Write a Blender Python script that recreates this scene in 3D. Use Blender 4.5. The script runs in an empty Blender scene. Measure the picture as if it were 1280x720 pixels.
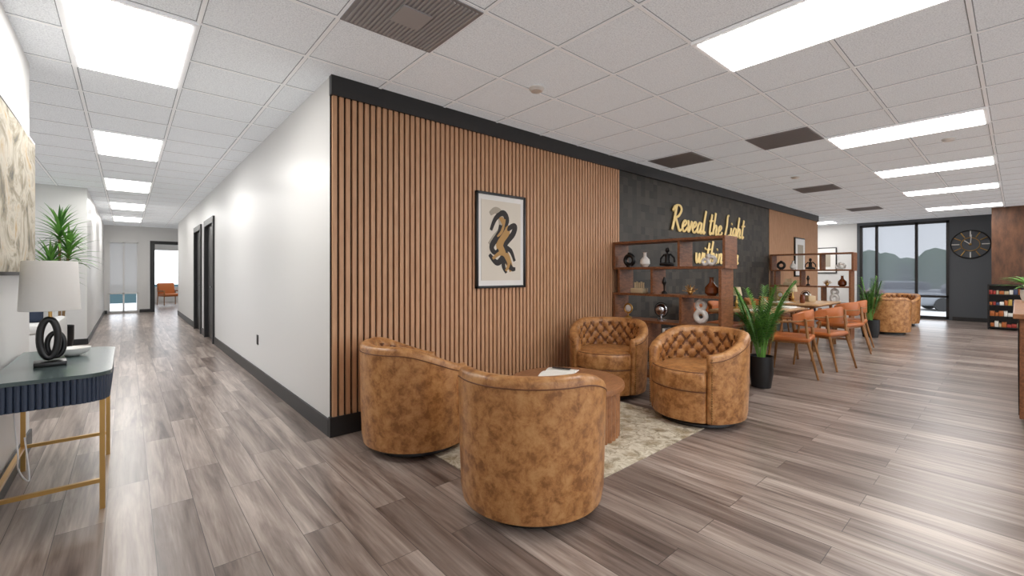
import bpy, bmesh, math, random
from mathutils import Vector, Matrix
random.seed(7)
scene = bpy.context.scene
try:
    scene.view_settings.view_transform = 'Standard'
    scene.view_settings.look = 'None'
except Exception:
    pass
H = 2.743

# ------------------------------------------------------------ materials
def C(r, g, b):
    def f(c):
        c /= 255.0
        return c/12.92 if c <= 0.04045 else ((c+0.055)/1.055)**2.4
    return (f(r), f(g), f(b), 1)

def P(name, col, rough=0.6, metal=0.0, emit=None, es=0, spec=0.5):
    m = bpy.data.materials.new(name); m.use_nodes = True
    b = m.node_tree.nodes['Principled BSDF']
    b.inputs['Base Color'].default_value = col
    b.inputs['Roughness'].default_value = rough
    b.inputs['Metallic'].default_value = metal
    b.inputs['Specular IOR Level'].default_value = spec
    if emit:
        b.inputs['Emission Color'].default_value = emit
        b.inputs['Emission Strength'].default_value = es
    return m

class NT:
    def __init__(s, m):
        s.t = m.node_tree; s.b = s.t.nodes['Principled BSDF']
    def n(s, typ, **kw):
        nd = s.t.nodes.new(typ)
        for k, v in kw.items():
            setattr(nd, k, v)
        return nd
    def l(s, a, b):
        s.t.links.new(a, b)
    def coord(s, scale=(1, 1, 1), kind='Object'):
        tc = s.n('ShaderNodeTexCoord'); mp = s.n('ShaderNodeMapping')
        mp.inputs['Scale'].default_value = scale
        s.l(tc.outputs[kind], mp.inputs['Vector']); return mp.outputs['Vector']
    def noise(s, vec, scale=5, detail=4, rough=.55, dist=0):
        nd = s.n('ShaderNodeTexNoise')
        nd.inputs['Scale'].default_value = scale; nd.inputs['Detail'].default_value = detail
        nd.inputs['Roughness'].default_value = rough; nd.inputs['Distortion'].default_value = dist
        s.l(vec, nd.inputs['Vector']); return nd.outputs['Fac']
    def ramp(s, fac, stops):
        r = s.n('ShaderNodeValToRGB'); e = r.color_ramp.elements
        while len(e) < len(stops): e.new(.5)
        for i, (p, c) in enumerate(stops):
            e[i].position = p; e[i].color = c
        s.l(fac, r.inputs['Fac']); return r.outputs['Color']
    def bump(s, h, st=.2, dist=.01):
        b = s.n('ShaderNodeBump'); b.inputs['Strength'].default_value = st
        b.inputs['Distance'].default_value = dist
        s.l(h, b.inputs['Height']); s.l(b.outputs['Normal'], s.b.inputs['Normal'])
    def mix(s, a, b, fac, mode='MIX'):
        m = s.n('ShaderNodeMix', data_type='RGBA', blend_type=mode)
        for src, idx in ((fac, 0), (a, 6), (b, 7)):
            if hasattr(src, 'is_linked'): s.l(src, m.inputs[idx])
            else: m.inputs[idx].default_value = src
        return m.outputs[2]
    def math(s, op, a, b=None):
        m = s.n('ShaderNodeMath', operation=op)
        for i, v in enumerate((a, b)):
            if v is None: continue
            if hasattr(v, 'is_linked'): s.l(v, m.inputs[i])
            else: m.inputs[i].default_value = v
        return m.outputs[0]

def wood(name, c1, c2, scale=(1, 1, 8), rough=.45):
    m = P(name, c1, rough); t = NT(m)
    v = t.coord(scale); f = t.noise(v, 6, 6, .6, .6)
    t.l(t.ramp(f, [(.3, c2), (.68, c1)]), t.b.inputs['Base Color']); t.bump(f, .08)
    return m

def paint(name, col, rough=.6):
    m = P(name, col, rough); t = NT(m)
    f = t.noise(t.coord(), 220, 2); t.bump(f, .08, .002)
    return m

M = {}
M['white'] = paint('wall_paint_white', C(222, 221, 219), .38)
M['trimblack'] = P('trim_black', C(38, 37, 38), .4)
M['black'] = P('satin_black', C(22, 22, 23), .35)
M['darkwall'] = paint('wall_paint_charcoal', C(84, 88, 93), .6)
M['slatback'] = P('slat_backing_felt', C(44, 29, 22), .9)
M['slat'] = wood('slat_oak', C(214, 168, 130), C(194, 147, 110), (6, 6, .7), .5)
M['walnut'] = wood('walnut', C(148, 96, 62), C(100, 60, 36), (2, 8, 8), .4)
M['walnut_t'] = wood('walnut_table', C(172, 120, 80), C(128, 84, 54), (3, 14, 3), .4)
M['chairwood'] = wood('chair_wood', C(172, 124, 76), C(128, 86, 48), (6, 6, 1.5), .4)
M['orange'] = P('caramel_leather', C(184, 104, 50), .4)
M['gold'] = P('gold_letters', C(244, 216, 150), .35, .1, C(240, 205, 125), .15)
M['brass'] = P('brass', C(205, 165, 100), .28, .9)
M['nail'] = P('nailhead_brass', C(150, 115, 70), .35, .9)
M['wporc'] = P('white_porcelain', C(238, 236, 232), .3)
M['linen'] = P('lamp_shade_linen', C(228, 226, 222), .8)
M['navy'] = P('fluted_navy', C(44, 56, 76), .45)
M['ttop'] = P('console_top_grey', C(76, 90, 90), .2)
M['cord'] = P('white_cord', C(235, 235, 235), .5)
M['page'] = P('paper', C(240, 238, 230), .7)
M['bookorange'] = P('book_cover_tan', C(196, 120, 56), .5)
M['silver'] = P('silver', C(200, 200, 205), .2, 1)
M['amber'] = P('amber_glass', C(110, 55, 25), .12)
M['beige'] = P('beige_ceramic', C(205, 185, 150), .5)
M['leaf'] = P('leaf_green', C(108, 160, 72), .45)
M['leafd'] = P('leaf_dark', C(68, 118, 52), .45)
M['soil'] = P('soil', C(45, 32, 24), .95)
M['trunk'] = P('cane_trunk', C(140, 112, 78), .8)
M['sofa'] = P('sofa_fabric_light', C(214, 214, 212), .85)
M['teal'] = P('cushion_navy', C(36, 46, 66), .8)
M['mat_art'] = P('art_paper_cream', C(226, 218, 204), .7)
M['artblack'] = P('ink_black', C(40, 34, 32), .6)
M['artgold'] = P('ink_gold', C(182, 140, 78), .5)
M['artgrey'] = P('ink_grey', C(176, 166, 150), .6)
M['tabletop'] = wood('table_top_wood', C(206, 168, 124), C(178, 136, 92), (2, 10, 2), .3)
M['vent'] = P('vent_grey', C(190, 190, 193), .6)
M['ventd'] = P('vent_dark', C(158, 158, 162), .6)
M['bar'] = P('grid_bar', C(236, 237, 239), .5, 0, (.96, .98, 1, 1), .17)  # emission put into the bars so the grid lines read bright
M['reveal'] = P('tile_reveal', C(160, 161, 164), .9)
M['asphalt'] = P('concrete_paving', C(170, 170, 168), .9, spec=0)
M['water'] = P('lawn_blue_green', C(58, 74, 78), .9, spec=0)
M['hedge'] = P('hedge_green', C(74, 98, 60), .9, spec=0)
M['carred'] = P('car_paint_red', C(150, 40, 35), .3)
M['carwhite'] = P('car_paint_grey', C(120, 124, 130), .3)
M['panel'] = P('light_diffuser', (1, 1, 1, 1), .5, 0, (1, .98, .95, 1), 15)
M['snackr'] = P('snack_red', C(170, 60, 50), .4)
M['snacky'] = P('snack_yellow', C(205, 170, 80), .4)
M['snackb'] = P('snack_blue', C(70, 80, 110), .4)
M['coreten'] = P('rust_panel', C(98, 66, 48), .45, .2)
t = NT(M['coreten']); f = t.noise(t.coord((1, 3, 1)), 3, 8, .65)
t.l(t.ramp(f, [(.3, C(72, 50, 40)), (.7, C(124, 86, 62))]), t.b.inputs['Base Color'])

# leather
def leather(name, lo, mid, hi):
    m = P(name, mid, .34); t = NT(m); v = t.coord()
    f = t.noise(v, 14, 9, .72, .25)
    t.l(t.ramp(f, [(.39, lo), (.50, mid), (.63, hi)]), t.b.inputs['Base Color'])
    g = t.n('ShaderNodeTexVoronoi'); g.inputs['Scale'].default_value = 260; t.l(v, g.inputs['Vector'])
    t.bump(g.outputs['Distance'], .12, .002)
    return m
M['leather'] = leather('distressed_leather', C(140, 92, 52), C(178, 124, 73), C(198, 148, 96))
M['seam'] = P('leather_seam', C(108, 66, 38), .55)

# floor planks
m = P('plank_floor', C(150, 138, 132), .28); t = NT(m)
tc = t.n('ShaderNodeTexCoord'); sp = t.n('ShaderNodeSeparateXYZ'); t.l(tc.outputs['Object'], sp.inputs[0])
cb = t.n('ShaderNodeCombineXYZ'); t.l(sp.outputs['Y'], cb.inputs['X']); t.l(sp.outputs['X'], cb.inputs['Y'])
br = t.n('ShaderNodeTexBrick'); br.offset = .37; br.offset_frequency = 2
br.inputs['Scale'].default_value = 1; br.inputs['Brick Width'].default_value = 1.22
br.inputs['Row Height'].default_value = .178; br.inputs['Mortar Size'].default_value = .0014
br.inputs['Mortar Smooth'].default_value = .1
br.inputs['Color1'].default_value = (0, 0, 0, 1); br.inputs['Color2'].default_value = (1, 1, 1, 1)
br.inputs['Mortar'].default_value = (.5, .5, .5, 1); t.l(cb.outputs[0], br.inputs['Vector'])
cb2 = t.n('ShaderNodeCombineXYZ')
t.l(t.math('MULTIPLY', sp.outputs['X'], 12.0), cb2.inputs['X'])
t.l(t.math('MULTIPLY', sp.outputs['Y'], .8), cb2.inputs['Y'])
t.l(t.math('MULTIPLY', br.outputs['Color'], 37.0), cb2.inputs['Z'])
g1 = t.noise(cb2.outputs[0], 1.3, 6, .60, .5)
cb3 = t.n('ShaderNodeCombineXYZ')
t.l(t.math('MULTIPLY', sp.outputs['X'], 90.0), cb3.inputs['X'])
t.l(t.math('MULTIPLY', sp.outputs['Y'], 3.0), cb3.inputs['Y']); t.l(br.outputs['Color'], cb3.inputs['Z'])
g2 = t.noise(cb3.outputs[0], 1.0, 3, .6)
colr = t.ramp(g1, [(.28, C(100, 87, 81)), (.45, C(158, 143, 135)), (.66, C(202, 190, 182))])
tone = t.ramp(br.outputs['Color'], [(0, C(188, 181, 177)), (1, C(255, 253, 250))])
c2 = t.mix(colr, tone, 1.0, 'MULTIPLY')
fine = t.ramp(g2, [(.3, C(222, 220, 219)), (.7, (1, 1, 1, 1))])
c3 = t.mix(c2, fine, 1.0, 'MULTIPLY')
c4 = t.mix(c3, C(70, 62, 60), br.outputs['Fac'])
t.l(c4, t.b.inputs['Base Color'])
t.bump(g2, .06, .002)
M['floor'] = m

# ceiling tiles, given a faint glow that stands in for ambient light
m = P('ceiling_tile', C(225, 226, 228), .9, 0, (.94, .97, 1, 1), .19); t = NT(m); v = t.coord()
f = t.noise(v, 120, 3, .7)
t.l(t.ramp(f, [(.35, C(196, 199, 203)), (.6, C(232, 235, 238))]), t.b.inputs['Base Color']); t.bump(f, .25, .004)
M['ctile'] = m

# dark mosaic
m = P('dark_block_wall', C(60, 54, 50), .5); t = NT(m)
tc = t.n('ShaderNodeTexCoord'); sn = t.n('ShaderNodeVectorMath', operation='SNAP')
mp = t.n('ShaderNodeMapping'); mp.inputs['Scale'].default_value = (1, 0, 1)
t.l(tc.outputs['Object'], mp.inputs[0]); t.l(mp.outputs[0], sn.inputs[0]); sn.inputs[1].default_value = (.105, 1, .105)
wn = t.n('ShaderNodeTexWhiteNoise', noise_dimensions='3D'); t.l(sn.outputs[0], wn.inputs['Vector'])
t.l(t.ramp(wn.outputs['Value'], [(0, C(38, 35, 31)), (1, C(70, 65, 57))]), t.b.inputs['Base Color'])
t.bump(wn.outputs['Value'], .6, .012)
M['mosaic'] = m

# rug
m = P('faded_rug', C(200, 190, 170), .95); t = NT(m); v = t.coord()
f = t.noise(v, 14, 8, .75, 1.2); g = t.n('ShaderNodeTexVoronoi'); g.inputs['Scale'].default_value = 7; t.l(v, g.inputs['Vector'])
a = t.ramp(f, [(.38, C(150, 138, 116)), (.5, C(200, 190, 168)), (.62, C(222, 216, 200))])
b_ = t.ramp(g.outputs['Distance'], [(.2, C(215, 205, 190)), (.5, (1, 1, 1, 1))])
t.l(t.mix(a, b_, 1.0, 'MULTIPLY'), t.b.inputs['Base Color']); t.bump(f, .3, .004)
M['rug'] = m

# left abstract painting
m = P('abstract_canvas', C(200, 195, 185), .7); t = NT(m); v = t.coord((1, 1.2, 1.6))
f = t.noise(v, 2.6, 7, .65, 1.5)
t.l(t.ramp(f, [(.32, C(82, 84, 80)), (.44, C(148, 138, 118)), (.55, C(192, 186, 172)), (.7, C(170, 140, 90))]), t.b.inputs['Base Color'])
M['canvas'] = m

# roller shades (woven mesh: part transparent, part diffuse/translucent)
def shade_mat(name, col, transp, transl):
    m = bpy.data.materials.new(name); m.use_nodes = True; nt = m.node_tree; nt.nodes.clear()
    o = nt.nodes.new('ShaderNodeOutputMaterial'); d = nt.nodes.new('ShaderNodeBsdfDiffuse'); d.inputs[0].default_value = col
    tl = nt.nodes.new('ShaderNodeBsdfTranslucent'); tl.inputs[0].default_value = col
    tr = nt.nodes.new('ShaderNodeBsdfTransparent')
    a = nt.nodes.new('ShaderNodeMixShader'); a.inputs[0].default_value = transl
    b = nt.nodes.new('ShaderNodeMixShader'); b.inputs[0].default_value = transp
    nt.links.new(d.outputs[0], a.inputs[1]); nt.links.new(tl.outputs[0], a.inputs[2])
    nt.links.new(a.outputs[0], b.inputs[1]); nt.links.new(tr.outputs[0], b.inputs[2])
    nt.links.new(b.outputs[0], o.inputs[0]); return m
M['shade'] = shade_mat('solar_shade_grey', C(130, 136, 146), .17, .25)
M['shadew'] = shade_mat('roller_shade_white', C(215, 215, 215), .03, .3)

# ------------------------------------------------------------ builder
class B:
    def __init__(s): s.v = []; s.f = []; s.mi = []; s.mats = []
    def m(s, k):
        if k not in s.mats: s.mats.append(k)
        return s.mats.index(k)
    def add(s, vs, fs, k):
        o = len(s.v); i = s.m(k); s.v += [tuple(q) for q in vs]
        for f in fs: s.f.append([o+j for j in f]); s.mi.append(i)
    def box(s, c, d, k, bev=0, rot=None, seg=2):
        bm = bmesh.new(); bmesh.ops.create_cube(bm, size=1)
        bmesh.ops.scale(bm, vec=d, verts=bm.verts)
        if bev: bmesh.ops.bevel(bm, geom=bm.edges[:], offset=bev, segments=seg, affect='EDGES', profile=.5)
        R = rot if rot else Matrix.Identity(3); c = Vector(c)
        bm.verts.index_update(); vs = [R @ q.co + c for q in bm.verts]
        fs = [[q.index for q in f.verts] for f in bm.faces]; bm.free(); s.add(vs, fs, k)
    def b2(s, x0, x1, y0, y1, z0, z1, k, bev=0):
        s.box(((x0+x1)/2, (y0+y1)/2, (z0+z1)/2), (x1-x0, y1-y0, z1-z0), k, bev)
    def tube(s, pts, r, k, seg=8, cap=True, ysc=None):
        pts = [Vector(p) for p in pts]; n = len(pts)
        rr = r if isinstance(r, (list, tuple)) else [r]*n
        vs = []; fs = []; prev = None
        for i, p in enumerate(pts):
            tg = (pts[min(i+1, n-1)]-pts[max(i-1, 0)])
            if tg.length < 1e-9: tg = Vector((0, 0, 1))
            tg.normalize()
            if prev is None:
                ref = Vector((0, 0, 1)) if abs(tg.z) < .9 else Vector((1, 0, 0))
                a = tg.cross(ref).normalized()
            else:
                a = (prev - tg*prev.dot(tg))
                a = a.normalized() if a.length > 1e-6 else tg.orthogonal().normalized()
            prev = a; b = tg.cross(a)
            for j in range(seg):
                an = 2*math.pi*j/seg; off = (a*math.cos(an)+b*math.sin(an))*rr[i]
                if ysc: off.y *= ysc
                vs.append(p+off)
        for i in range(n-1):
            for j in range(seg):
                j2 = (j+1) % seg; fs.append([i*seg+j, i*seg+j2, (i+1)*seg+j2, (i+1)*seg+j])
        if cap: fs.append(list(range(seg))[::-1]); fs.append([(n-1)*seg+j for j in range(seg)])
        s.add(vs, fs, k)
    def cyl(s, p1, p2, r1, r2, k, seg=20): s.tube([p1, p2], [r1, r2], k, seg)
    def lathe(s, prof, c, k, seg=32):
        vs = []; fs = []; n = len(prof)
        for (r, z) in prof:
            for j in range(seg):
                a = 2*math.pi*j/seg; vs.append((c[0]+r*math.cos(a), c[1]+r*math.sin(a), c[2]+z))
        for i in range(n-1):
            for j in range(seg):
                j2 = (j+1) % seg; fs.append([i*seg+j, i*seg+j2, (i+1)*seg+j2, (i+1)*seg+j])
        fs.append(list(range(seg))[::-1]); fs.append([(n-1)*seg+j for j in range(seg)])
        s.add(vs, fs, k)
    def sph(s, c, r, k, sc=(1, 1, 1), seg=16, rings=10):
        vs = []; fs = []
        for i in range(rings+1):
            ph = math.pi*i/rings
            for j in range(seg):
                a = 2*math.pi*j/seg
                vs.append((c[0]+r*sc[0]*math.sin(ph)*math.cos(a), c[1]+r*sc[1]*math.sin(ph)*math.sin(a), c[2]-r*sc[2]*math.cos(ph)))
        for i in range(rings):
            for j in range(seg):
                j2 = (j+1) % seg; fs.append([i*seg+j, i*seg+j2, (i+1)*seg+j2, (i+1)*seg+j])
        s.add(vs, fs, k)
    def ring(s, c, R, r, k, plane='yz', sz=1.0, seg=32):
        pts = []
        for i in range(seg+1):
            a = 2*math.pi*i/seg; u = R*math.cos(a); w = R*sz*math.sin(a)
            pts.append((c[0]+(u if plane == 'xz' else 0), c[1]+(u if plane == 'yz' else 0), c[2]+w))
        s.tube(pts, r, k, 10, False)
    def leaf(s, p, az, e0, e1, L, w, k, n=6):
        p = Vector(p); hd = Vector((math.cos(az), math.sin(az), 0)); sd = Vector((-math.sin(az), math.cos(az), 0))
        vs = []; fs = []
        for i in range(n+1):
            q = i/n; ww = w*max(.04, math.sin(math.pi*min(1, .08+.92*q)**.75))*.5
            vs += [p+sd*ww+Vector((0, 0, ww*.35)), p.copy(), p-sd*ww+Vector((0, 0, ww*.35))]
            e = e0+(e1-e0)*q; p = p+(hd*math.cos(e)+Vector((0, 0, math.sin(e))))*(L/n)
        for i in range(n):
            a = 3*i; fs += [[a, a+1, a+4, a+3], [a+1, a+2, a+5, a+4]]
        s.add(vs, fs, k)
    def mesh(s, name, smooth=True, ang=38):
        me = bpy.data.meshes.new(name); me.from_pydata(s.v, [], s.f)
        for k in s.mats: me.materials.append(M[k])
        me.polygons.foreach_set('material_index', s.mi)
        me.update()
        if smooth:
            me.polygons.foreach_set('use_smooth', [True]*len(me.polygons))
            me.set_sharp_from_angle(angle=math.radians(ang))
        return me
    def obj(s, name, loc=(0, 0, 0), rz=0, smooth=True): return place(s.mesh(name, smooth), name, loc, rz)

def place(me, name, loc=(0, 0, 0), rz=0):
    o = bpy.data.objects.new(name, me); o.location = loc; o.rotation_euler = (0, 0, rz)
    scene.collection.objects.link(o); return o

def simple(name, x0, x1, y0, y1, z0, z1, k, bev=0):
    b = B(); b.b2(x0, x1, y0, y1, z0, z1, k, bev); return b.obj(name, smooth=False)

def wall(name, axis, pos, th, a, b_, k, openings=()):
    bb = B()
    def seg(u0, u1, z0, z1):
        if u1-u0 < 1e-4 or z1-z0 < 1e-4: return
        p0, p1 = min(pos, pos+th), max(pos, pos+th)
        if axis == 'x': bb.b2(p0, p1, u0, u1, z0, z1, k)
        else: bb.b2(u0, u1, p0, p1, z0, z1, k)
    u = a
    for (o0, o1, z0, z1) in sorted(openings):
        seg(u, o0, 0, H); seg(o0, o1, 0, z0); seg(o0, o1, z1, H); u = o1
    seg(u, b_, 0, H)
    return bb.obj(name, smooth=False)

# ------------------------------------------------------------ room shell
FX = 15.3
simple('floor', -5.2, FX+.1, -8.1, 21.1, -.1, 0, 'floor')
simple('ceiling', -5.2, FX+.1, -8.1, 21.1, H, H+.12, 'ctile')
D1, D2 = (5.9, 7.0), (7.65, 8.75)
wall('wall_corridor_east', 'x', 0, .12, 0, 13.2, 'white', [(D1[0], D1[1], 0, 2.2), (D2[0], D2[1], 0, 2.2)])
wall('wall_feature', 'y', 0.0, .12, .12, 12.44, 'slatback')
wall('wall_alcove_west', 'x', 12.32, .12, .12, 1.5, 'white')
wall('wall_alcove_north', 'y', 1.5, .12, 12.32, FX, 'white')
wall('wall_window_end', 'x', FX, .12, -.30, 1.6, 'white')
wall('wall_window_end_charcoal', 'x', FX, .12, -8, -.30, 'darkwall', [(-2.27, -.37, .03, 2.66)])
FILL_WIN_S = [(-1.2+2.75*i, 1.2+2.75*i, .35, 2.55) for i in range(6)]  # unseen windows, added so daylight fills the room and ceiling
wall('wall_south', 'y', -8, -.1, -1.8, FX, 'white', FILL_WIN_S)
wall('wall_west', 'x', -1.69, -.12, -8, 1.2, 'white')
wall('wall_nook_south', 'y', 1.08, .12, -5, -1.81, 'white')
FILL_WIN_W = [(1.8, 3.9, .5, 2.5), (4.4, 6.5, .5, 2.5)]  # unseen nook windows, added to bring daylight towards the corridor
wall('wall_nook_west', 'x', -5, -.12, 1.0, 7.4, 'white', FILL_WIN_W)
wall('wall_nook_north', 'y', 7.3, .12, -5, -1.69, 'white')
wall('wall_corridor_west', 'x', -1.69, -.12, 7.42, 15, 'white')
wall('wall_corridor_end', 'y', 15, .12, -1.81, 2.6, 'white', [(-1.60, -.88, .03, 2.24), (-.52, .28, 0, 2.24)])
wall('wall_corridor_return', 'y', 13.2, -.12, .12, 2.5, 'white')
wall('wall_corridor_return_east', 'x', 2.5, .1, 13.08, 15, 'white')
wall('wall_office_east', 'x', 2.4, .12, 15.12, 21, 'white')
wall('wall_office_west', 'x', -.78, -.08, 15.12, 21, 'white')
wall('wall_office_north', 'y', 21, .1, -.86, 2.5, 'white', [(-.5, 2.1, .6, 2.3)])

bb = B(); bb.b2(13.7, 14.2, -5.2, -3.07, 0, H, 'coreten'); bb.obj('wall_rust_panel', smooth=False)

# slats, band, mosaic
b = B(); x = .012; pitch = .0505
while x < 3.69:
    b.b2(x, x+.033, -.030, -.004, .15, 2.60, 'slat'); x += pitch
b.b2(.0, 3.70, -.005, 0, .14, 2.62, 'slatback')
b.obj('trim_slat_panel', smooth=False)
b = B(); x = 9.01
while x < 12.42:
    b.b2(x, x+.034, -.028, -.004, .15, 2.60, 'slat'); x += pitch
b.b2(9.0, 12.44, -.005, 0, .14, 2.62, 'slatback')
b.obj('trim_slat_panel_far', smooth=False)
simple('wall_mosaic_panel', 3.70, 9.0, -.02, 0, .14, 2.62, 'mosaic')
simple('trim_ceiling_band', -.004, 12.44, -.05, 0, 2.595, H, 'trimblack')
simple('baseboard_feature', -.012, 12.44, -.04, 0, 0, .15, 'trimblack')
b = B()
for a, c in ((0, D1[0]-.07), (D1[1]+.07, D2[0]-.07), (D2[1]+.07, 13.2)): b.b2(-.014, 0, a, c, 0, .13, 'trimblack')
b.obj('baseboard_corridor_east', smooth=False)
simple('baseboard_west', -1.69, -1.676, -8, 1.2, 0, .13, 'trimblack')
simple('baseboard_corridor_west', -1.69, -1.676, 7.3, 15, 0, .1, 'trimblack')
b = B(); b.b2(-1.69, -1.62, 14.986, 15, 0, .1, 'trimblack'); b.b2(-.86, -.6, 14.986, 15, 0, .1, 'trimblack'); b.b2(.36, 2.5, 14.986, 15, 0, .1, 'trimblack')
b.obj('baseboard_corridor_end', smooth=False)
simple('baseboard_nook', -5, -1.69, 7.286, 7.3, 0, .1, 'trimblack')
b = B(); b.b2(FX-.014, FX, -3.07, -2.33, 0, .1, 'trimblack'); b.b2(FX-.014, FX, -.3, 1.5, 0, .1, 'trimblack'); b.obj('baseboard_window_end', smooth=False)

# doors in corridor (leaf + jambs inside the opening, casing on the wall face)
for i, (d0, d1) in enumerate((D1, D2)):
    b = B()
    for y0, y1, z0, z1 in ((d0+.001, d0+.04, 0, 2.199), (d1-.04, d1-.001, 0, 2.199), (d0+.001, d1-.001, 2.15, 2.199)):
        b.b2(-.03, .12, y0, y1, z0, z1, 'trimblack')
    for y0, y1, z0, z1 in ((d0-.06, d0, 0, 2.26), (d1, d1+.06, 0, 2.26), (d0, d1, 2.2, 2.26)):
        b.b2(-.03, -.0005, y0, y1, z0, z1, 'trimblack')
    b.b2(.03, .07, d0+.042, d1-.042, .01, 2.148, 'black')
    b.b2(.022, .03, d0+.2, d1-.2, .25, 1.95, 'trimblack')
    b.cyl((.03, d0+.12, 1.0), (-.03, d0+.12, 1.0), .012, .012, 'silver', 10)
    b.cyl((-.03, d0+.11, 1.0), (-.03, d0+.24, 1.0), .011, .011, 'silver', 10)
    b.obj('door_%d' % (i+1))
b = B()
for x0, x1, z0, z1 in ((-.6, -.52, 0, 2.3), (.28, .36, 0, 2.3), (-.52, .28, 2.24, 2.3)):
    b.b2(x0, x1, 14.97, 15, z0, z1, 'trimblack')
for x0, x1, z0, z1 in ((-.52, -.48, 0, 2.24), (.24, .28, 0, 2.24), (-.48, .24, 2.2, 2.24)):
    b.b2(x0, x1, 14.97, 15.12, z0, z1, 'trimblack')
b.obj('trim_office_door_frame', smooth=False)

# windows
b = B()
y0, y1 = -2.27, -.37
for yy in (y0+.03, y1-.03, -.76, -1.62, ): b.b2(FX-.02, FX+.08, yy-.03, yy+.03, .03, 2.66, 'trimblack')
for zz in (.06, .62, 2.63): b.b2(FX-.02, FX+.08, y0, y1, zz-.03, zz+.03, 'trimblack')
b.obj('window_1', smooth=False)
b = B(); b.add([(FX+.09, y0+.02, .60), (FX+.09, y1-.02, .60), (FX+.09, y1-.02, 2.64), (FX+.09, y0+.02, 2.64)], [[0, 1, 2, 3]], 'shade'); b.obj('roller_shade', smooth=False)
b = B()
for xx in (-1.58, -1.24, -.90): b.b2(xx-.02, xx+.02, 14.98, 15.08, .03, 2.24, 'white')
for zz in (.05, .62, 2.22): b.b2(-1.60, -.88, 14.98, 15.08, zz-.02, zz+.02, 'white')
b.obj('window_2', smooth=False)
b = B(); b.add([(-1.59, 15.085, .62), (-.89, 15.085, .62), (-.89, 15.085, 2.22), (-1.59, 15.085, 2.22)], [[0, 1, 2, 3]], 'shadew'); b.obj('roller_shade', smooth=False)
b = B()
for xx in (-.48, .8, 2.08): b.b2(xx-.03, xx+.03, 20.98, 21.06, .6, 2.3, 'white')
for zz in (.62, 2.28): b.b2(-.5, 2.1, 20.98, 21.06, zz-.03, zz+.03, 'white')
b.obj('window_3', smooth=False)
for i, (a, c, z0, z1) in enumerate(FILL_WIN_S):
    b = B()
    for xx in (a+.03, (a+c)/2, c-.03): b.b2(xx-.03, xx+.03, -8.08, -8.0, z0, z1, 'trimblack')
    for zz in (z0+.03, z1-.03): b.b2(a, c, -8.08, -8.0, zz-.03, zz+.03, 'trimblack')
    b.obj('window_%d' % (4+i), smooth=False)
for i, (a, c, z0, z1) in enumerate(FILL_WIN_W):
    b = B()
    for yy in (a+.03, (a+c)/2, c-.03): b.b2(-5.08, -5.0, yy-.03, yy+.03, z0, z1, 'trimblack')
    for zz in (z0+.03, z1-.03): b.b2(-5.08, -5.0, a, c, zz-.03, zz+.03, 'trimblack')
    b.obj('window_%d' % (10+i), smooth=False)

# ceiling grid + fittings
b = B(); gx = .38-.61*9
while gx < FX:
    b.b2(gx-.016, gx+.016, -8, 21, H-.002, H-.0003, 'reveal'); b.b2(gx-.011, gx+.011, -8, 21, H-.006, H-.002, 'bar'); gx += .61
gy = -.83-.61*11
while gy < 21:
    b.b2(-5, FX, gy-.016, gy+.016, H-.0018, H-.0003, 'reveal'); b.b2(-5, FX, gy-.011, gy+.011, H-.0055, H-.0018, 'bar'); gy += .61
b.obj('trim_ceiling_grid', smooth=False)
b = B()
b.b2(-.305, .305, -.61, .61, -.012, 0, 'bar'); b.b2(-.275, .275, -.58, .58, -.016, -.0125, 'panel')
pan = b.mesh('ceiling_light_panel', False)
ys = [-.22+3.05*i for i in range(5)]
spots = [(-1.145, y+.61) for y in ys]
rx = [1.60, 4.65, 7.09, 9.53, 12.58]
spots += [(x+.305, -2.66) for x in rx]
spots += [(x+.305, -5.71) for x in rx] + [(-1.145+.61, -5.1), (-3.4, 4.2), (.9, 18), (14.2, .6)]  # panel row off to the right is out of view, added for lighting
for s_ in spots: place(pan, 'ceiling_light_panel', (s_[0], s_[1], H-.007))
def ventmesh(k1, k2):
    b = B(); b.b2(-.3, .3, -.3, .3, -.006, 0, k1)
    for i in range(22):
        xx = -.27+.54*i/21
        b.b2(xx-.006, xx+.006, -.28, .28, -.012, -.006, k2)
    return b
b = ventmesh('ventd', 'vent'); b.b2(-.09, .09, -.09, .09, -.02, -.012, 'vent'); v1 = b.mesh('ceiling_vent', False)
place(v1, 'ceiling_vent', (.075, -1.135, H-.007))
v2 = ventmesh('ventd', 'ventd').mesh('ceiling_vent', False)
for p in ((4.345, -1.745), (4.345, -.525), (8.0, -1.135), (11.66, -1.135)): place(v2, 'ceiling_vent', (p[0], p[1], H-.007))
b = B(); b.lathe([(.06, 0), (.06, -.012), (.045, -.03), (.01, -.034)][::-1], (0, 0, 0), 'wporc', 24); sm = b.mesh('smoke_detector')
for p in ((1.32, -.9), (5.7, -2.95), (6.6, -1.2)): place(sm, 'smoke_detector', (p[0], p[1], H-.006))

# outlet
b = B(); b.b2(-.008, 0, -.035, .035, -.057, .057, 'black', .002); b.obj('wall_outlet', (0, 2.45, .46))

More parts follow.
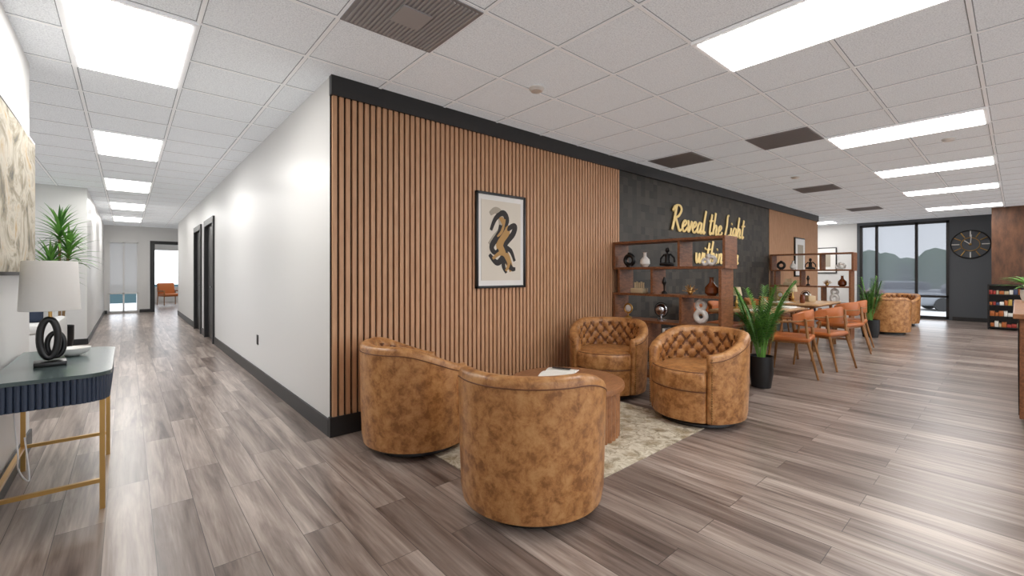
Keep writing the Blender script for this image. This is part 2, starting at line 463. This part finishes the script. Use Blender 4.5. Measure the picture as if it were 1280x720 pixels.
# ------------------------------------------------------------ barrel chair
def sstep(a, b_, x):
    x = max(0, min(1, (x-a)/(b_-a))); return x*x*(3-2*x)
def armchair_mesh():
    b = B(); A0 = 46; N = 170; rows = 26
    secs = []; dd = []
    def hh(d): return .60+.155*sstep(46, 130, d)
    for i in range(N+1):
        th = math.radians(A0+(360-2*A0)*i/N); deg = A0+(360-2*A0)*i/N
        d = min(deg, 360-deg); h = hh(d)
        edge = min(i, N-i)/N*(360-2*A0); rn = .02*(1-min(1, edge/4.0))**2
        pr = [(.295, .06), (.378-rn, .06), (.388-rn, .12), (.396-rn, .35), (.402-rn, h-.06), (.401-rn, h-.03), (.392-rn, h-.01), (.372, h), (.350, h), (.330+rn, h-.01), (.320+rn, h-.03)]
        dl = [1]*len(pr)
        for j in range(rows+1):
            z = (h-.045)+(.40-(h-.045))*j/rows
            s_ = 1.0; r = .316
            if 62 < deg < 298:
                a = th*.31/.105; c = (z)/.125
                s_ = abs(math.sin(math.pi*(a+c)))*abs(math.sin(math.pi*(a-c)))
                k = sstep(62, 70, d)
                r = .322-.020*k*(s_**.5)
                if k < .5: s_ = 1
            pr.append((r+rn*(1 if j < rows else 0), z)); dl.append(s_)
        secs.append([(r*math.cos(th), r*math.sin(th), z) for r, z in pr]); dd.append(dl)
    n = len(secs[0]); vs = [p for s_ in secs for p in s_]; f1 = []; f2 = []
    for i in range(N):
        for j in range(n):
            j2 = (j+1) % n; q = [i*n+j, i*n+j2, (i+1)*n+j2, (i+1)*n+j]
            lo = min(dd[i][j], dd[i+1][j], dd[i][j2], dd[i+1][j2])
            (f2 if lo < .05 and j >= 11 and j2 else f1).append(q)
    f1.append(list(range(n))[::-1]); f1.append([N*n+j for j in range(n)])
    o = len(b.v); b.add(vs, f1, 'leather')
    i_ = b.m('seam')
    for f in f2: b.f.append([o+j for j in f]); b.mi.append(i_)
    def outline(off):
        o = []
        for i in range(96):
            a = 2*math.pi*i/96; dg = math.degrees(a); dg = min(dg, 360-dg)
            if dg < 47:
                r = min(.385, .262/max(.01, math.sin(math.radians(max(dg, 1)))))
                r = max(r, .30)
            else: r = .30
            o.append(((r+off)*math.cos(a), (r+off)*math.sin(a)))
        return o
    def stack(layers, k):
        vs = []; fs = []
        for z, off in layers: vs += [(x, y, z) for x, y in outline(off)]
        for i in range(len(layers)-1):
            for j in range(96):
                j2 = (j+1) % 96; fs.append([i*96+j, i*96+j2, (i+1)*96+j2, (i+1)*96+j])
        fs.append(list(range(96))[::-1]); c = len(vs); vs.append((0, 0, layers[-1][0]+.006))
        L = (len(layers)-1)*96
        for j in range(96): fs.append([L+j, L+(j+1) % 96, c])
        b.add(vs, fs, k)
    stack([(.06, -.02), (.065, -.012), (.30, -.01), (.305, -.02)], 'leather')
    stack([(.305, -.02), (.312, -.004), (.33, .002), (.43, .002), (.45, -.004), (.462, -.018), (.470, -.05)], 'leather')
    b.tube([(x, y, .306) for x, y in outline(-.008)][-12:]+[(x, y, .306) for x, y in outline(-.008)][:13], .005, 'seam', 6)
    b.tube([(x, y, .458) for x, y in outline(-.012)][-11:]+[(x, y, .458) for x, y in outline(-.012)][:12], .004, 'seam', 6)
    for sgn in (1, -1):
        z = .075
        while z < .585:
            a = math.radians(A0+4.2)*sgn; r = .388 + .012*min(1, z/.5)
            b.sph((r*math.cos(a), r*math.sin(a), z), .0065, 'nail', seg=6, rings=4); z += .019
    pts = []
    for i in range(0, 91):
        deg = A0+2+(360-2*A0-4)*i/90; d = min(deg, 360-deg); h = hh(d); th = math.radians(deg)
        pts.append((.4025*math.cos(th), .4025*math.sin(th), h-.052))
    b.tube(pts, .0035, 'seam', 6)
    b.lathe([(.10, .055), (.10, .035), (.30, .034), (.305, .025), (.305, .009), (.29, .0075)][::-1], (0, 0, 0), 'black', 40)
    b.lathe([(.11, .03), (.11, .065)], (0, 0, 0), 'black', 24)
    return b.mesh('barrel_armchair', True, 50)
ac = armchair_mesh()
rd = math.radians
for (x, y, a) in ((.45, -.53, 352), (.517, -1.685, 32), (2.617, -.638, 208), (2.55, -1.63, 171), (10.75, -1.66, 5), (13.0, -1.55, 170)):
    place(ac, 'barrel_armchair', (x, y, 0), rd(a))

# rug
b = B(); b.b2(.42, 2.42, -1.8, -.25, 0, .006, 'rug'); b.obj('area_rug', smooth=False)

# coffee table
b = B(); N = 44*6; vs = []; fs = []
for z in (.0, .355):
    for i in range(N):
        a = 2*math.pi*i/N; r = .40+.016*abs(math.sin(a*22)); vs.append((r*math.cos(a), r*math.sin(a), z))
for i in range(N): fs.append([i, (i+1) % N, N+(i+1) % N, N+i])
fs.append(list(range(N))[::-1]); b.add(vs, fs, 'walnut_t')
b.lathe([(.435, .350), (.448, .356), (.452, .375), (.448, .394), (.435, .400)], (0, 0, 0), 'walnut_t', 72)
b.obj('round_coffee_table', (1.463, -1.09, .0065))
# open book lying on a closed one
b = B()
b.box((0, 0, .002), (.27, .20, .004), 'bookorange', .001); b.box((0, 0, .0155), (.255, .19, .022), 'page', .002); b.box((0, 0, .029), (.27, .20, .004), 'bookorange', .001)
for s_ in (1, -1):
    vs = []; fs = []; n = 8
    for i in range(n+1):
        u = i/n; x = s_*u*.17; z = .034+.020*math.sin(math.pi*min(1, u*1.05))**.6*(1-.5*u)
        for y in (-.12, .12): vs += [(x, y, z), (x, y, .032)]
    for i in range(n):
        a = 4*i; fs += [[a, a+2, a+6, a+4], [a+1, a+5, a+7, a+3], [a, a+4, a+5, a+1], [a+2, a+3, a+7, a+6]]
    fs.append([4*n, 4*n+2, 4*n+3, 4*n+1]); b.add(vs, fs, 'page')
b.box((.06, 0, .060), (.035, .15, .006), 'artblack', .002)
b.obj('stacked_books', (1.46, -1.02, .4068), rd(25))

# ------------------------------------------------------------ framed art
b = B(); w, h = .64, .94
for c, d in (((0, 0, h/2-.012), (w, .03, .024)), ((0, 0, -h/2+.012), (w, .03, .024)), ((w/2-.012, 0, 0), (.024, .03, h)), ((-w/2+.012, 0, 0), (.024, .03, h))):
    b.box(c, d, 'black', .002)
b.box((0, .005, 0), (w-.04, .012, h-.04), 'wporc')
b.box((0, -.003, 0), (w-.13, .003, h-.15), 'mat_art')
def sm_pts(P_, n=8):
    out = []; P_ = [P_[0]]+list(P_)+[P_[-1]]
    for i in range(1, len(P_)-2):
        p0, p1, p2, p3 = [Vector(q) for q in P_[i-1:i+3]]
        for j in range(n):
            t_ = j/n
            out.append(.5*((2*p1)+(-p0+p2)*t_+(2*p0-5*p1+4*p2-p3)*t_*t_+(-p0+3*p1-3*p2+p3)*t_**3))
    out.append(Vector(P_[-2])); return out
def brush(pts, r, k, yy):
    q = sm_pts([(x, yy, z) for x, z in pts]); n = len(q)
    b.tube(q, [r*(.45+.55*math.sin(math.pi*min(.95, (i+1)/n))) for i in range(n)], k, 8, True, ysc=.05)
brush([(-.15, .26), (-.08, .30), (-.02, .26), (.0, .12), (-.10, .02), (-.16, -.04)], .042, 'artgrey', -.0055)
brush([(-.02, .24), (.06, .10), (-.02, -.04), (.07, -.18), (.13, -.30)], .055, 'artgold', -.0062)
brush([(-.14, .10), (-.08, .22), (.02, .28), (.06, .20), (-.04, .06), (-.13, -.06), (-.08, -.12), (.0, -.04)], .034, 'artblack', -.007)
brush([(-.03, -.02), (.08, .12), (.17, .16), (.15, .08), (.04, -.04), (.12, -.10), (.17, -.2)], .032, 'artblack', -.0072)
brush([(-.16, -.14), (-.06, -.22), (.04, -.16), (.12, -.27), (.18, -.28)], .034, 'artblack', -.007)
brush([(-.02, .16), (-.03, .02), (.05, -.1), (.02, -.24), (.06, -.32)], .03, 'artblack', -.0068)
brush([(-.12, -.18), (.0, -.12), (.09, -.22), (.05, -.30)], .024, 'artgold', -.008)
brush([(.04, .22), (.0, .10), (-.06, .04)], .016, 'artgold', -.0085)
b.obj('framed_abstract_art', (1.665, -.045, 1.567))
b = B(); w, h = .72, .92
b.box((0, 0, 0), (w, .03, h), 'black', .003); b.box((0, -.017, 0), (w-.06, .004, h-.06), 'wporc'); b.box((0, -.02, 0), (w-.3, .003, h-.34), 'artgrey')
b.obj('framed_print', (10.9, -.045, 1.63))
b = B(); b.box((0, 0, 0), (.03, .62, .8), 'black', .003); b.box((-.017, 0, 0), (.004, .56, .74), 'wporc'); b.box((-.02, 0, 0), (.003, .3, .4), 'artgrey')
b.obj('framed_print', (FX-.017, .50, 1.65))
b = B(); b.box((0, 0, 0), (.04, 1.34, .92), 'black', .003); b.box((.02, 0, 0), (.006, 1.30, .88), 'canvas')
b.obj('abstract_canvas_painting', (-1.668, .40, 1.69))

# ------------------------------------------------------------ lettering
G = {
'R': (.74, [[(.1, 0), (.17, .5), (.22, 1.0)], [(0, .78), (.12, .98), (.4, 1.05), (.58, .88), (.45, .62), (.22, .52)], [(.24, .52), (.42, .25), (.6, 0), (.72, .05)]]),
'e': (.38, [[(.02, .18), (.18, .24), (.28, .36), (.2, .46), (.08, .36), (.05, .14), (.16, 0), (.3, .04), (.40, .16)]]),
'v': (.38, [[(.0, .42), (.06, .44), (.10, .2), (.15, 0), (.26, .2), (.32, .46)]]),
'a': (.44, [[(.3, .40), (.17, .46), (.05, .28), (.07, .04), (.2, .04), (.31, .28)], [(.33, .46), (.30, .15), (.35, 0), (.45, .10)]]),
'l': (.26, [[(.14, 1.02), (.09, .5), (.08, .1), (.14, 0), (.24, .08)]]),
't': (.34, [[(.16, .92), (.11, .45), (.10, .1), (.17, 0), (.28, .08)], [(-.02, .60), (.32, .64)]]),
'h': (.46, [[(.12, 1.02), (.08, .5), (.05, 0)], [(.07, .2), (.15, .38), (.25, .45), (.32, .34), (.29, .1), (.34, 0), (.43, .06)]]),
'L': (.50, [[(.26, 1.03), (.14, .95), (.14, .5), (.06, .04), (.22, .0), (.46, .08)]]),
'i': (.24, [[(.08, .44), (.07, .12), (.12, 0), (.21, .07)], [(.09, .62), (.11, .67)]]),
'g': (.44, [[(.3, .40), (.17, .46), (.05, .28), (.08, .06), (.2, .05), (.31, .28)], [(.33, .45), (.30, -.1), (.22, -.36), (.08, -.36), (.03, -.24)]]),
'w': (.60, [[(.02, .44), (.06, .15), (.14, 0), (.24, .15), (.28, .40), (.30, .12), (.38, 0), (.48, .18), (.53, .46)]]),
'n': (.46, [[(.08, .45), (.07, .25), (.05, 0)], [(.07, .2), (.15, .38), (.25, .45), (.32, .34), (.29, .1), (.34, 0), (.43, .06)]]),
'y': (.42, [[(.03, .44), (.05, .18), (.14, .04), (.26, .16), (.32, .44)], [(.33, .45), (.29, -.1), (.18, -.36), (.04, -.3)]]),
'o': (.42, [[(.2, .46), (.07, .36), (.05, .12), (.17, 0), (.30, .12), (.31, .34), (.2, .46)]]),
'u': (.46, [[(.04, .44), (.06, .14), (.15, 0), (.27, .15), (.32, .44)], [(.32, .44), (.30, .12), (.35, 0), (.43, .06)]]),
}
b = B()
def write(txt, x0, z0, sx, sz):
    cx = 0
    for ch in txt:
        if ch == ' ': cx += .26; continue
        adv, st = G[ch]
        for s_ in st:
            q = sm_pts([(x0+(cx+x+z*.2)*sx, -.042, z0+z*sz) for x, z in s_], 6)
            rr = []
            for i in range(len(q)):
                tg = q[min(i+1, len(q)-1)]-q[max(i-1, 0)]
                rr.append(.014+.016*abs(tg.z)/max(1e-6, tg.length))
            b.tube(q, rr, 'gold', 8, True, ysc=.4)
        cx += adv
write('Reveal the Light', 4.96, 1.90, .43, .37)
write('within you', 5.72, 1.42, .43, .36)
b.obj('wall_lettering')

# ------------------------------------------------------------ shelf dividers
def divider():
    b = B(); T = .028; zs = [1.64, 1.32, 1.0, .68, .36, .03]
    ext = [(0, -1.40), (0, -1.40), (0, -1.36), (0, -1.36), (0, -1.36), (0, -1.36)]
    for z, (a, c) in zip(zs, ext): b.b2(-.15, .15, c, a, z-T, z, 'walnut', .002)
    vt = [(-.0-T, -.90, -1.40), (-.1, -.56, -1.36), (-T, -.92, -1.36), (-.1, -.5, -1.36), (-T, -1.0, -1.36)]
    for i, ys_ in enumerate(vt):
        for y in ys_: b.b2(-.148, .148, y, y+T, zs[i+1], zs[i]-T, 'walnut')
    for y in (-.04, -1.34):
        for x in (-.12, .12): b.b2(x-.015, x+.015, y-.01, y+.02, 0, .01, 'black')
    return b.mesh('shelf_divider', False)
dv = divider()
place(dv, 'open_bookshelf_divider', (3.66, -.055, 0)); place(dv, 'open_bookshelf_divider', (9.12, -.055, 0))

def items(x0, tag=0):
    def o(b, name, y, z): return b.obj(name, (x0, y, z))
    b = B(); b.ring((0, 0, .088), .062, .026, 'black', 'yz'); b.cyl((0, 0, .14), (0, 0, .185), .02, .026, 'black'); b.lathe([(.04, 0), (.04, .02)], (0, 0, 0), 'black'); o(b, 'donut_vase', -.22, 1.3215)
    b = B(); b.lathe([(.03, 0), (.06, .04), (.055, .09), (.02, .13), (.018, .17), (.028, .18)], (0, 0, 0), 'wporc'); o(b, 'white_vase', -.44, 1.3205)
    b = B()
    b.sph((0, 0, .03), .03, 'black', (1.2, 2.6, .9)); b.tube([(0, -.08, .02), (-.04, -.02, .03), (-.04, .07, .03)], .018, 'black'); b.tube([(0, 0, .03), (0, 0, .09), (0, 0, .15)], [.04, .028, .036], 'black', 12)
    b.sph((0, 0, .195), .026, 'black', (1, 1, 1.2)); b.cyl((0, 0, .15), (0, 0, .18), .012, .012, 'black')
    for s_ in (1, -1): b.tube([(0, s_*.035, .15), (0, s_*.085, .10), (0, s_*.09, .05)], .011, 'black')
    o(b, 'meditating_figurine', -.74, 1.3205)
    b = B(); b.ring((0, -.0, .061), .04, .02, 'wporc', 'yz'); b.ring((0, .07, .048), .03, .017, 'wporc', 'yz'); b.sph((0, .03, .11), .03, 'wporc'); o(b, 'white_knot_sculpture', -1.26, 1.3215)
    b = B(); b.box((0, 0, .03), (.12, .17, .06), 'beige', .004)
    for i in range(5): b.tube([(0, -.06+.03*i, .06), (0, -.06+.03*i, .13+.01*(i % 2))], .011, 'beige')
    o(b, 'carved_hand_sculpture', -.36, 1.0005)
    b = B(); b.lathe([(.035, 0), (.035, .02), (.01, .04), (.012, .1), (.03, .14), (.01, .2)], (0, 0, 0), 'black'); o(b, 'chess_piece_decor', -.70, 1.0005)
    b = B()
    for i in range(26):
        a = random.random()*6.28; e = random.random()*1.5; d = Vector((math.cos(a)*math.cos(e), math.sin(a)*math.cos(e), math.sin(e)))
        b.tube([Vector((0, 0, .03)), Vector((0, 0, .03))+d*.09], [.006, .002], 'brass', 6)
    b.sph((0, 0, .03), .03, 'brass'); o(b, 'gold_urchin_ornament', -1.02, 1.0005)
    b = B(); b.lathe([(.04, 0), (.07, .03), (.068, .09), (.025, .14), (.02, .19), (.03, .2)], (0, 0, 0), 'amber'); o(b, 'amber_glass_vase', -1.26, 1.0005)
    b = B(); b.lathe([(.04, 0), (.04, .015), (.008, .03), (.008, .06)], (0, 0, 0), 'brass'); b.ring((0, 0, .12), .055, .012, 'brass', 'yz'); b.sph((0, 0, .12), .045, 'wporc', (.3, 1, 1)); o(b, 'gold_ring_ornament', -.2, .6805)
    b = B(); b.lathe([(.05, 0), (.05, .015), (.012, .03), (.01, .06)], (0, 0, 0), 'silver'); b.sph((0, 0, .13), .07, 'silver'); b.ring((0, 0, .13), .085, .005, 'black', 'yz'); o(b, 'desk_globe', -.66, .6805)
    b = B(); b.ring((0, 0, .084), .055, .030, 'wporc', 'yz'); b.ring((0, 0, .205), .045, .025, 'wporc', 'yz'); b.cyl((0, 0, .262), (0, 0, .282), .018, .022, 'wporc'); o(b, 'figure_eight_vase', -1.14, .6815)
    b = B()
    for i in range(6): b.box((0, i*.034, .1+.01*(i % 3)), (.15, .03, .2+.02*(i % 3)), ['bookorange', 'page', 'navy', 'beige', 'snackr', 'page'][i], .002)
    o(b, 'row_of_books', -.9, .3605)
items(3.63); items(9.1)

# ------------------------------------------------------------ plants
def pot(b, r, h, k='black'):
    b.lathe([(r*.80, 0), (r*.98, h*.45), (r, h), (r*.92, h), (r*.9, h*.93)], (0, 0, 0), k, 32)
    b.lathe([(r*.9, h*.88), (r*.2, h*.93)], (0, 0, 0), 'soil', 24)
def palm(name, loc, potr, poth, height, spread, nf=16):
    b = B(); pot(b, potr, poth)
    for i in range(nf):
        az = i*2.4+random.random()*.4; e0 = rd(88-18*random.random()); L = height*(.5+.55*random.random())
        e1 = rd(20+45*random.random()); p = Vector((.03*math.cos(az), .03*math.sin(az), poth*.9)); n = 14; pts = [p]
        hd = Vector((math.cos(az), math.sin(az), 0))
        for j in range(n):
            e = e0+(e1-e0)*(j/n)**1.4; p = p+(hd*math.cos(e)*spread+Vector((0, 0, math.sin(e))))*(L/n); pts.append(p)
        b.tube(pts, [.006*(1-.8*j/n) for j in range(n+1)], 'leaf', 5)
        for j in range(4, n+1):
            for s_ in (1, -1):
                for q in (0, .5):
                    if j == n and q: continue
                    pp = pts[j].lerp(pts[min(j+1, n)], q)
                    b.leaf(pp, az+s_*rd(52), rd(45), rd(-30), .16*(1-.5*abs(j-8)/8)*height, .02, random.choice(['leaf', 'leaf', 'leafd']), 3)
    b.obj(name, loc)
palm('potted_palm', (4.08, -1.60, 0), .12, .34, .92, .72, 22)
palm('potted_palm', (9.80, -1.56, 0), .15, .34, .95, .5, 14)
b = B(); pot(b, .17, .4)
for (tx, ty, hh) in ((.0, .0, 1.95), (.10, .04, 1.65), (-.10, -.03, 1.4)):
    b.tube([(tx*.3, ty*.3, .35), (tx, ty, hh)], .018, 'trunk', 8)
    for i in range(60):
        az = i*2.399; q = i/60
        b.leaf((tx, ty, hh-.25+.3*q), az, rd(5+78*q), rd(-50+100*q), .36+.12*random.random(), .04, random.choice(['leaf', 'leaf', 'leafd']), 6)
b.obj('dracaena_tree', (-1.98, 6.70, 0))
b = B(); pot(b, .09, .13, 'wporc')
for i in range(34): b.leaf((0, 0, .12), i*2.399, rd(20+55*random.random()), rd(-20), .26+.1*random.random(), .045, 'leaf', 5)
b.obj('potted_plant', (6.6, -3.56, .9205))

# ------------------------------------------------------------ dining
def dchair():
    b = B()
    b.box((0, .01, .45), (.48, .46, .06), 'orange', .026, seg=3)
    b.box((0, .01, .412), (.42, .40, .025), 'chairwood', .004)
    for s_ in (1, -1):
        b.tube([(s_*.20, .19, .43), (s_*.225, .235, 0)], [.018, .011], 'chairwood', 10)
        b.tube([(s_*.235, .17, .41), (s_*.265, .14, .655)], [.014, .012], 'chairwood', 10)
        b.tube([(s_*.245, -.30, 0), (s_*.215, -.20, .42), (s_*.225, -.17, .70)], [.011, .018, .014], 'chairwood', 10)
    pts = []
    for i in range(25):
        a = rd(180+180*i/24); x, y = .27*math.cos(a), .02+.24*math.sin(a); pts.append((x, y, .66+.02*math.sin(math.pi*i/24)))
    pts = [(-.268, .15, .655)]+pts+[(.268, .15, .655)]
    b.tube(pts, .014, 'chairwood', 10)
    vs = []; fs = []; n = 28; prof = [(-.018, -.09), (-.018, .09), (-.008, .105), (.008, .105), (.018, .09), (.018, -.09), (.008, -.105), (-.008, -.105)]
    for i in range(n+1):
        a = rd(196+148*i/n); tp = math.sin(math.pi*(i+.8)/(n+1.6))**.35
        for dr, dz in prof:
            r1, r2 = .262+dr, .232+dr
            vs.append((r1*math.cos(a), .02+r2*math.sin(a), .70+dz*tp))
    m_ = len(prof)
    for i in range(n):
        for j in range(m_): fs.append([i*m_+j, i*m_+(j+1) % m_, (i+1)*m_+(j+1) % m_, (i+1)*m_+j])
    fs += [list(range(m_))[::-1], [n*m_+j for j in range(m_)]]
    b.add(vs, fs, 'orange')
    return b.mesh('dining_chair')
dc = dchair()
for (x, y, a) in ((5.08, -1.60, 8), (5.86, -1.72, -12), (5.2, -.42, 180), (5.9, -.42, 176), (7.3, -1.62, -15), (7.98, -1.60, 6), (7.3, -.42, 180), (8.0, -.42, 184)):
    place(dc, 'dining_chair', (x, y, 0), rd(a))
def dtable():
    b = B(); b.box((0, 0, .735), (1.35, .78, .03), 'tabletop', .012, seg=3); b.box((0, 0, .705), (1.2, .62, .03), 'chairwood', .003)
    for sx in (1, -1):
        for sy in (1, -1): b.tube([(sx*.55, sy*.26, .70), (sx*.61, sy*.32, 0)], [.026, .016], 'chairwood', 12)
    return b.mesh('dining_table')
dt = dtable()
place(dt, 'dining_table', (5.55, -1.04, 0)); place(dt, 'dining_table', (7.65, -1.02, 0))
def tlamp():
    b = B(); b.lathe([(.05, 0), (.05, .012), (.012, .03), (.03, .07), (.012, .12), (.01, .2)], (0, 0, 0), 'brass'); b.lathe([(.075, .18), (.05, .30)], (0, 0, 0), 'beige')
    return b.mesh('gold_table_lamp')
tl = tlamp(); place(tl, 'gold_table_lamp', (5.3, -.85, .7505)); place(tl, 'gold_table_lamp', (7.5, -.9, .7505))
b = B(); b.box((0, 0, .05), (.2, .11, .1), 'beige', .008); b.box((0, 0, .115), (.06, .02, .04), 'page', .006); tb = b.mesh('tissue_box')
place(tb, 'tissue_box', (5.65, -1.1, .7505), .3); place(tb, 'tissue_box', (7.9, -1.05, .7505), .6)
b = B(); b.lathe([(.03, 0), (.038, .02), (.038, .1), (.03, .12), (.034, .14)], (0, 0, 0), 'amber'); jr = b.mesh('glass_jar')
place(jr, 'glass_jar', (5.95, -.95, .7505)); place(jr, 'glass_jar', (7.3, -1.1, .7505)); place(jr, 'glass_jar', (7.75, -.8, .7505))
b = B(); b.box((0, 0, .004), (.36, .26, .008), 'wporc', .002); b.box((.02, 0, .012), (.24, .18, .008), 'page', .002); mg = b.mesh('magazine_stack')
place(mg, 'magazine_stack', (5.15, -1.2, .7503), .2); place(mg, 'magazine_stack', (7.2, -.8, .7503), -.2); place(mg, 'magazine_stack', (6.0, -1.25, .7503), -.1)

# ------------------------------------------------------------ far wall things
b = B()
b.tube([(0, .36*math.cos(a*math.pi/24), .36*math.sin(a*math.pi/24)) for a in range(49)], .014, 'black', 8, False)
b.tube([(0, .17*math.cos(a*math.pi/24), .17*math.sin(a*math.pi/24)) for a in range(49)], .010, 'brass', 8, False)
for i in range(12):
    a = i*math.pi/6; b.tube([(0, .20*math.cos(a), .20*math.sin(a)), (0, .345*math.cos(a), .345*math.sin(a))], .013, 'brass' if i % 3 else 'wporc', 6)
b.tube([(-.01, 0, 0), (-.01, .11, .10)], .012, 'wporc', 6); b.tube([(-.01, 0, 0), (-.01, -.02, .25)], .009, 'wporc', 6); b.sph((-.008, 0, 0), .03, 'brass')
b.obj('wall_clock', (FX-.02, -2.66, 2.0))
b = B()
for x in (-.14, .14):
    for y in (-.25, .25): b.b2(x-.012, x+.012, y-.012, y+.012, 0, 1.0, 'black')
b.b2(.13, .145, -.25, .25, 0, 1.0, 'black')
for k, z in enumerate((.06, .30, .54, .78, .99)):
    b.b2(-.15, .15, -.26, .26, z-.02, z, 'black')
    if z < .9:
        y = -.23
        while y < .19:
            w = random.uniform(.04, .08); h = random.uniform(.06, .13)
            b.b2(-.12, .08, y, y+w-.006, z+.0005, z+h, random.choice(['snackr', 'snacky', 'snackb', 'page', 'orange', 'beige']), .006); y += w
b.obj('snack_cart', (13.45, -3.28, 0))
b = B()
b.b2(4.2, 7.0, -4.1, -3.46, .08, .88, 'walnut', .004); b.b2(4.15, 7.05, -4.15, -3.425, .88, .92, 'walnut_t', .006); b.b2(4.25, 6.95, -4.05, -3.50, 0, .08, 'black')
for i in range(7): b.b2(4.25+.4*i, 4.27+.4*i, -3.462, -3.455, .1, .86, 'black')
b.obj('reception_counter', smooth=False)

# ------------------------------------------------------------ console + lamp
b = B()
def rr(x0, x1, y0, y1, r, n=10):
    o = [(x0, y0)]
    for i in range(n+1): a = rd(-90+90*i/n); o.append((x1-r+r*math.cos(a), y0+r+r*math.sin(a)))
    for i in range(n+1): a = rd(90*i/n); o.append((x1-r+r*math.cos(a), y1-r+r*math.sin(a)))
    o.append((x0, y1)); return o
def prism(o, z0, z1, k):
    n = len(o); b.add([(x, y, z0) for x, y in o]+[(x, y, z1) for x, y in o], [[i, (i+1) % n, n+(i+1) % n, n+i] for i in range(n)]+[list(range(n))[::-1], [n+i for i in range(n)]], k)
X0, X1, Y0, Y1 = -1.672, -1.225, -.32, .82
prism(rr(X0, X1, Y0, Y1, .12), .705, .725, 'ttop')
body = rr(X0+.004, X1-.02, Y0+.02, Y1-.02, .11)
prism(body, .575, .704, 'navy')
for i in range(len(body)-1):
    p, q = Vector(body[i]), Vector(body[i+1]); n = max(1, round((q-p).length/.024))
    for j in range(n):
        c = p.lerp(q, (j+.5)/n); b.tube([(c.x, c.y, .576), (c.x, c.y, .703)], .0118, 'navy', 8)
lx = (-1.655, -1.262)
for y in (-.26, .66):
    for x in lx: b.b2(x-.011, x+.011, y-.011, y+.011, 0, .575, 'brass')
    b.b2(lx[0], lx[1], y-.010, y+.010, .14, .16, 'brass')
b.b2(lx[0]-.01, lx[0]+.01, -.26, .66, .14, .16, 'brass')
b.tube(sm_pts([(-1.63, .3, .58), (-1.64, .25, .45), (-1.62, .2, .25), (-1.63, .3, .12), (-1.60, .4, .02), (-1.63, .5, .25)]), .004, 'cord', 6)
b.obj('fluted_console_table')
b = B()
b.box((0, 0, .012), (.13, .13, .024), 'black', .004)
b.ring((-.005, 0, .15), .036, .017, 'black', 'xz', 3.0); b.ring((.022, .03, .11), .034, .013, 'black', 'xz', 2.0)
b.cyl((0, 0, .26), (0, 0, .36), .008, .008, 'brass')
b.lathe([(.001, .583), (.108, .583), (.111, .585), (.113, .58), (.125, .31), (.122, .308), (.12, .32), (.01, .575)], (0, 0, 0), 'linen', 48)
b.obj('table_lamp', (-1.49, .14, .7255), .1)
b = B(); b.lathe([(.03, 0), (.07, .02), (.085, .05), (.08, .05), (.06, .02)], (0, 0, 0), 'wporc'); b.obj('decorative_bowl', (-1.42, .45, .7255))

# nook sofa
b = B()
b.b2(-3.8, -1.95, 5.3, 6.15, .10, .42, 'sofa', .03); b.b2(-3.8, -1.95, 5.98, 6.2, .3, .82, 'sofa', .06)
for x0 in (-3.85, -2.03): b.b2(x0, x0+.18, 5.28, 6.15, .1, .6, 'sofa', .05)
for i in range(2): b.b2(-3.66+.81*i, -2.87+.81*i, 5.27, 5.98, .42, .54, 'sofa', .04)
b.box((-2.3, 5.85, .74), (.45, .16, .42), 'teal', .06, Matrix.Rotation(rd(-15), 3, 'X'), 3)
for x in (-3.7, -2.05):
    for y in (5.4, 6.05): b.cyl((x, y, 0), (x, y, .11), .02, .025, 'black')
b.obj('sofa')

# office chair seen through end door
b = B()
b.box((0, 0, .40), (.6, .58, .12), 'orange', .05, seg=3); b.box((.02, -.27, .62), (.58, .12, .5), 'orange', .05, Matrix.Rotation(rd(10), 3, 'X'), 3)
for s_ in (1, -1):
    b.box((s_*.3, 0, .56), (.06, .52, .05), 'chairwood', .012)
    for y in (.24, -.24): b.tube([(s_*.29, y, .56), (s_*.31, y*1.15, 0)], [.02, .014], 'chairwood')
b.obj('accent_armchair', (.12, 18.6, 0), rd(200))

# exterior
simple('ground_exterior', -90, 120, -90, 90, -.7, -.6, 'asphalt')
simple('lawn_exterior', -30, 12, 21.6, 90, -.6, -.55, 'water')
b = B()
for i in range(60):
    b.sph((75+random.uniform(-3, 3), -45+i*1.6, 1.0), 2.2, 'hedge', (1, 1, random.uniform(.8, 1.6)), 10, 7)
b.obj('tree_line')
def car(k):
    b = B(); b.box((0, 0, .55), (1.8, 4.3, .6), k, .15, seg=3); b.box((0, -.2, 1.05), (1.55, 2.3, .55), 'black', .2, seg=3); b.box((0, -.2, 1.3), (1.4, 1.8, .08), k, .03)
    for sx in (-.85, .85):
        for sy in (-1.35, 1.35): b.cyl((sx-.1, sy, .33), (sx+.1, sy, .33), .33, .33, 'black', 20)
    return b.mesh('car')
for i, (k, p) in enumerate((('carwhite', (30, -2)), ('carred', (33, 4)), ('carwhite', (36, 1.5)))): place(car(k), 'parked_car', (p[0], p[1], -.6), .4)

# world
w = bpy.data.worlds.new('World'); scene.world = w; w.use_nodes = True
bg = w.node_tree.nodes['Background']; bg.inputs[0].default_value = (.88, .93, 1, 1); bg.inputs[1].default_value = 3.2

# camera
cam = bpy.data.cameras.new('camera'); co = bpy.data.objects.new('camera', cam); scene.collection.objects.link(co)
cam.sensor_width = 36; cam.lens = 551/1280*36; cam.shift_y = -18/1280; cam.clip_end = 300; cam.clip_start = .02
co.location = (-1.165, -3.444, 1.24)
co.rotation_euler = (rd(90), 0, -math.atan2(.6583, .7533))
scene.camera = co
